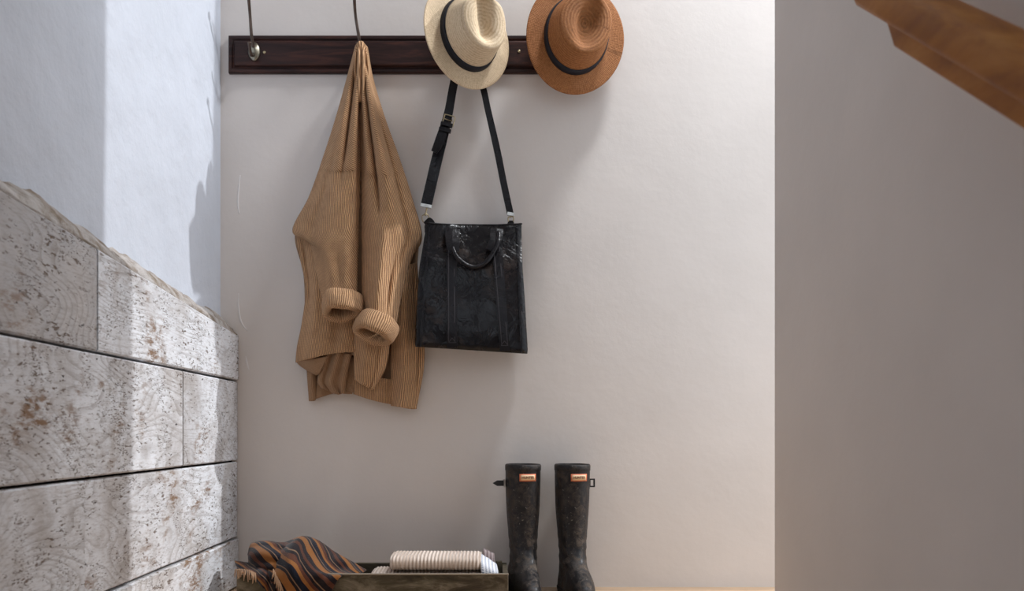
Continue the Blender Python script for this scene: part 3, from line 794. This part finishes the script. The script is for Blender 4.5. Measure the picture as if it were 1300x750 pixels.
def label_patch(e, sec, lbox, loc, x, z):
    # curved little plate following the shaft front
    def frontp(xx, zz_, lift):
        row = sec(zz_); cand = min((p for p in row if p.y < -.0), key=lambda p: abs(p.x-xx)); a = sorted((p for p in row if p.y < 0), key=lambda p: abs(p.x-xx))[:2]
        t = (xx-a[0].x)/(a[1].x-a[0].x) if abs(a[1].x-a[0].x) > 1e-6 else 0
        return Vector((xx, a[0].y + (a[1].y-a[0].y)*t - lift, zz_))
    def plate(n, w, h, lift, m, par):
        rows = [[frontp(x - w/2 + w*j/8, z - h/2 + h*i/2, lift) for j in range(9)] for i in range(3)]
        o = grid(n, rows, m, par); o.matrix_parent_inverse = Matrix.Identity(4); solid(o, .0012, 0); return o
    pl = plate('label_patch', .050, .022, .0022, ORANGE, e); pl['label'] = 'orange edged cream label patch'
    plate('label_face', .043, .0155, .0032, CREAM, pl)
    cu = bpy.data.curves.new('print', 'FONT'); cu.body = 'HUNTER'; cu.size = .0105; cu.align_x = 'CENTER'; cu.align_y = 'CENTER'; cu.extrude = .0003; cu.offset = .00025
    t = bpy.data.objects.new('print_source', cu); COL.objects.link(t); bpy.context.view_layer.update()
    me = bpy.data.meshes.new_from_object(t.evaluated_get(bpy.context.evaluated_depsgraph_get())); COL.objects.unlink(t); bpy.data.objects.remove(t)
    for v in me.vertices:
        p = frontp(x + v.co.x*.92, z + v.co.y, .0041 + v.co.z); v.co = p
    me.materials.clear(); me.materials.append(INK)
    o = bpy.data.objects.new('lettering', me); COL.objects.link(o); o.parent = pl; o['kind'] = 'stuff'
e, sec, lbox, loc, sx, zz, NA = boot(663.5, .095, 'muddy black tall rubber boot beside the timber tray, strap end sticking out', -1, 8, .004)
label_patch(e, sec, lbox, loc, .004, .3555)
# pointed strap end sticking out to the side, with keeper
v = [(sx+.006,-.004,zz-.0085),(sx-.030,-.004,zz-.0085),(sx-.044,-.004,zz),(sx-.030,-.004,zz+.0085),(sx+.006,-.004,zz+.0085)]
v2 = [(a, .0, c) for a, b, c in v]
bevel(loc('side_strap', v+v2, [(0,1,2,3,4),(9,8,7,6,5)] + [(i, (i+1)%5, (i+1)%5+5, i+5) for i in range(5)], SOLE, smooth=False), .0008)
lbox('strap_keeper', (sx-.010, -.008, zz-.0125), (sx-.004, .004, zz+.0125), STEEL)
lbox('strap_loop', (sx-.003, -.009, zz-.011), (sx+.004, .006, zz+.011), SOLE)
e, sec, lbox, loc, sx, zz, NA = boot(726, .095, 'muddy black tall rubber boot with side buckle, farther from the timber tray', 1, 5, .004)
label_patch(e, sec, lbox, loc, .010, .3555)
lbox('strap_loop', (sx-.008, -.012, zz-.020), (sx+.002, .008, zz+.016), RUBBER, .003)
for lo, hi in (((sx+.001,-.006,zz+.009), (sx+.019,.002,zz+.013)), ((sx+.001,-.006,zz-.013), (sx+.019,.002,zz-.009)), ((sx+.015,-.006,zz-.013), (sx+.019,.002,zz+.013)), ((sx+.001,-.006,zz-.013), (sx+.005,.002,zz+.013))):
    lbox('buckle_bar', lo, hi, SOLE, .0008)

# ------------------------------------------------------------------ tray on the floor
tx0, tx1, ty0, ty1, tz = -.700, .053, 2.400, 2.620, .0995
tr = empty('wooden_tray', ((tx0+tx1)/2, (ty0+ty1)/2, 0), 'low weathered timber trough on the floor beside the boots', 'tray')
w_ = .014
def tpanel(n, lo, hi): return box(n, lo, hi, TRAY, tr, .002)
tpanel('front_board', (tx0, ty0, 0), (tx1, ty0+w_, tz-.004)); tpanel('back_board', (tx0, ty1-w_, 0), (tx1, ty1, tz-.002))
tpanel('side_board', (tx0, ty0+w_, 0), (tx0+w_, ty1-w_, tz-.004)); tpanel('side_board', (tx1-w_, ty0+w_, 0), (tx1, ty1-w_, tz-.004))
tpanel('base_board', (tx0+w_, ty0+w_, .004), (tx1-w_, ty1-w_, .016))
box('rim_strip', (tx0, ty0-.001, tz-.004), (tx1+.001, ty0+w_*.7, tz), RIM, tr, .001)
box('corner_post', (tx1-w_-.018, ty1-w_-.016, .016), (tx1-w_, ty1-w_, tz+.006), TRAY, tr, .002)

# ------------------------------------------------------------------ folded textiles
def TP(px, py, Y):     # pixel at a chosen depth
    return Vector(((px-VX)/F*Y, Y, H + (VY-py)/F*Y))
def folded(name, x0, x1, y0, y1, z0, z1, mat, parent=None, ribs=0, amp=.0022, sag=.0, uvs=1.0, taper=0.0, lean=0.0):
    """soft folded slab: rounded section swept along X"""
    n = ribs*8 if ribs else 40; m = 44; rows, uv = [], []
    cy, cz, hy, hz = (y0+y1)/2, (z0+z1)/2, (y1-y0)/2, (z1-z0)/2
    for i in range(n+1):
        t = i/n; X = x0 + (x1-x0)*t
        endr = min(1, math.sqrt(max(0, 1 - (1-min(t, 1-t)/.06)**2)) if min(t, 1-t) < .06 else 1)*.18 + .82
        rb = amp*math.cos(2*math.pi*ribs*t) if ribs else 0
        row = []; ur = []; acc = 0
        for k in range(m):
            q = 2*math.pi*k/m; e_ = .55
            a = math.copysign(abs(math.cos(q))**e_, math.cos(q)); b = math.copysign(abs(math.sin(q))**e_, math.sin(q))
            wob = 1 + .05*mnoise.noise(Vector((t*4, q, z0*30)))
            zz_ = cz + b*(hz*(endr - taper*t if b > 0 else endr)*wob + rb) + sag*math.sin(t*math.pi)*b
            row.append(Vector((X + lean*b*hz, cy + a*(hy*endr + rb), zz_))); acc = k/m*2*(hy+hz)*2
            ur.append((X*uvs, acc*uvs))
        rows.append(row); uv.append(ur)
    return grid(name, rows, mat, parent, closed_u=True, cap=True, uv=uv)
bl = empty('folded_blanket', (-.20, 2.5, .02), 'oatmeal ribbed blanket folded in the timber trough', 'blanket')
xa, xb = TP(496, 0, 2.46).x, TP(611, 0, 2.46).x
folded('blanket_layer', xa-.055, xb-.004, 2.418, 2.575, .018, .0985, BLANKET, bl, 34, .0011)
folded('blanket_layer', xa, xb, 2.424, 2.580, .1005, .143, BLANKET, bl, 26, .0012)
wt = empty('waffle_towel', (.0, 2.5, .02), 'white and blue waffle cloth beside the ribbed blanket', 'towel')
o = folded('towel_layer', xb + .002, TP(634,0,2.46).x, 2.420, 2.560, .0165, .140, WAFFLE, wt, 0, taper=.52, lean=-.10)
kl = empty('mauve_knit', (.0, 2.57, .02), 'mauve ribbed knit tucked behind the waffle cloth', 'knitwear')
folded('knit_layer', TP(613,0,2.57).x, TP(628,0,2.57).x, 2.562, 2.602, .0165, .146, LILAC, kl, 0, taper=.25)

# striped scarf heaped in the tray
sc = empty('striped_scarf', (-.55, 2.5, .02), 'brown and black striped wool scarf bunched over the trough edge', 'scarf')
# control net: columns left to right; rows back to front then down over the front board  (px,py,off)
net = [[(330,716,.16),(345,712,.16),(362,712,.16),(384,712,.16),(404,714,.16),(424,716,.16),(444,720,.16),(462,726,.17)],
       [(322,700,.18),(340,690,.18),(360,690,.18),(384,684,.18),(404,688,.18),(424,701,.18),(444,712,.18),(465,724,.19)],
       [(326,700,.23),(342,694,.23),(362,693,.24),(381,683,.24),(400,690,.23),(420,704,.23),(440,715,.23),(460,727,.22)],
       [(334,712,.28),(346,708,.29),(360,700,.30),(376,692,.30),(392,702,.29),(410,713,.28),(430,722,.27),(452,729,.25)],
       [(340,722,.33),(350,721,.34),(362,713,.35),(375,708,.35),(390,716,.35),(406,724,.34),(422,728,.33),(440,729,.31)],
       [(342,732,.365),(354,730,.372),(366,727,.380),(378,725,.382),(392,729,.378),(406,731,.372),(418,732,.366),(432,732,.360)],
       [(348,748,.362),(358,748,.374),(369,747,.382),(380,747,.382),(392,747,.376),(403,747,.370),(413,747,.364),(423,746,.360)],
       [(354,768,.358),(363,768,.370),(372,768,.378),(382,768,.378),(392,768,.372),(401,768,.366),(408,768,.360),(414,768,.358)]]
patch('scarf_cloth', net, SCARF, sc, 90, 80, lambda u, v: (.015*math.sin(u*17 - v*6) + .009*math.sin(u*31 + v*4 + 1))*math.sin(math.pi*min(1, v*1.25))**.7*(1 - .6*v), .005, 1.0)
# the dark rolled end at the left
net = [[(322,716,.17),(328,708,.17),(340,704,.17),(358,706,.17)],
       [(316,704,.20),(322,690,.20),(342,688,.21),(362,692,.22)],
       [(316,706,.25),(320,696,.27),(340,694,.29),(362,700,.29)],
       [(317,716,.28),(324,712,.31),(342,712,.33),(362,716,.33)],
       [(322,722,.29),(332,724,.32),(346,726,.34),(362,726,.34)]]
patch('scarf_roll', net, SCARF, sc, 40, 40, lambda u, v: .008*math.sin(v*22)*math.sin(math.pi*v), .006, 1.0)
net = [[(298,712,.24),(312,714,.26),(328,716,.29),(344,724,.31)], [(301,722,.30),(316,724,.33),(332,726,.35),(346,731,.36)], [(306,726,.345),(318,730,.36),(334,736,.368),(350,746,.366)], [(316,729,.35),(326,737,.362),(338,750,.364),(352,764,.364)]]
patch('scarf_end', net, SCARF, sc, 30, 30, lambda u, v: .005*math.sin(u*18 + v*4), .004, 1.0)
def tassels(pts, n, mat, name='fringe'):
    P_ = [Vector(p) for p in pts]
    vs, fs = [], []
    for k in range(n):
        t = k/(n-1); p = spl(P_, t); dx = random.uniform(-3, 3); L = random.uniform(10, 16)
        a = W(p.x, p.y, p.z); b = W(p.x+dx*.5, p.y+L*.5, p.z+.006); c = W(p.x+dx, p.y+L, p.z+.004)
        b0 = len(vs); r = .0016
        for q, rr in ((a, r), (b, r*1.2), (c, r*.6)):
            for j in range(5): vs.append(q + Vector((rr*math.cos(j*1.2566), -abs(rr)*math.sin(j*1.2566), rr*.3*math.sin(j*1.2566))))
        for s in range(2):
            for j in range(5): fs.append((b0+s*5+j, b0+s*5+(j+1) % 5, b0+s*5+5+(j+1) % 5, b0+s*5+5+j))
    o = obj(name, vs, fs, mat, sc); o['kind'] = 'stuff'; o['label'] = 'tan fringe threads'
tassels([(299,722,.352),(308,722,.362),(318,724,.366),(324,727,.366)], 16, FRINGE)
tassels([(347,722,.372),(352,732,.376),(357,742,.378),(360,752,.378)], 18, FRINGE)
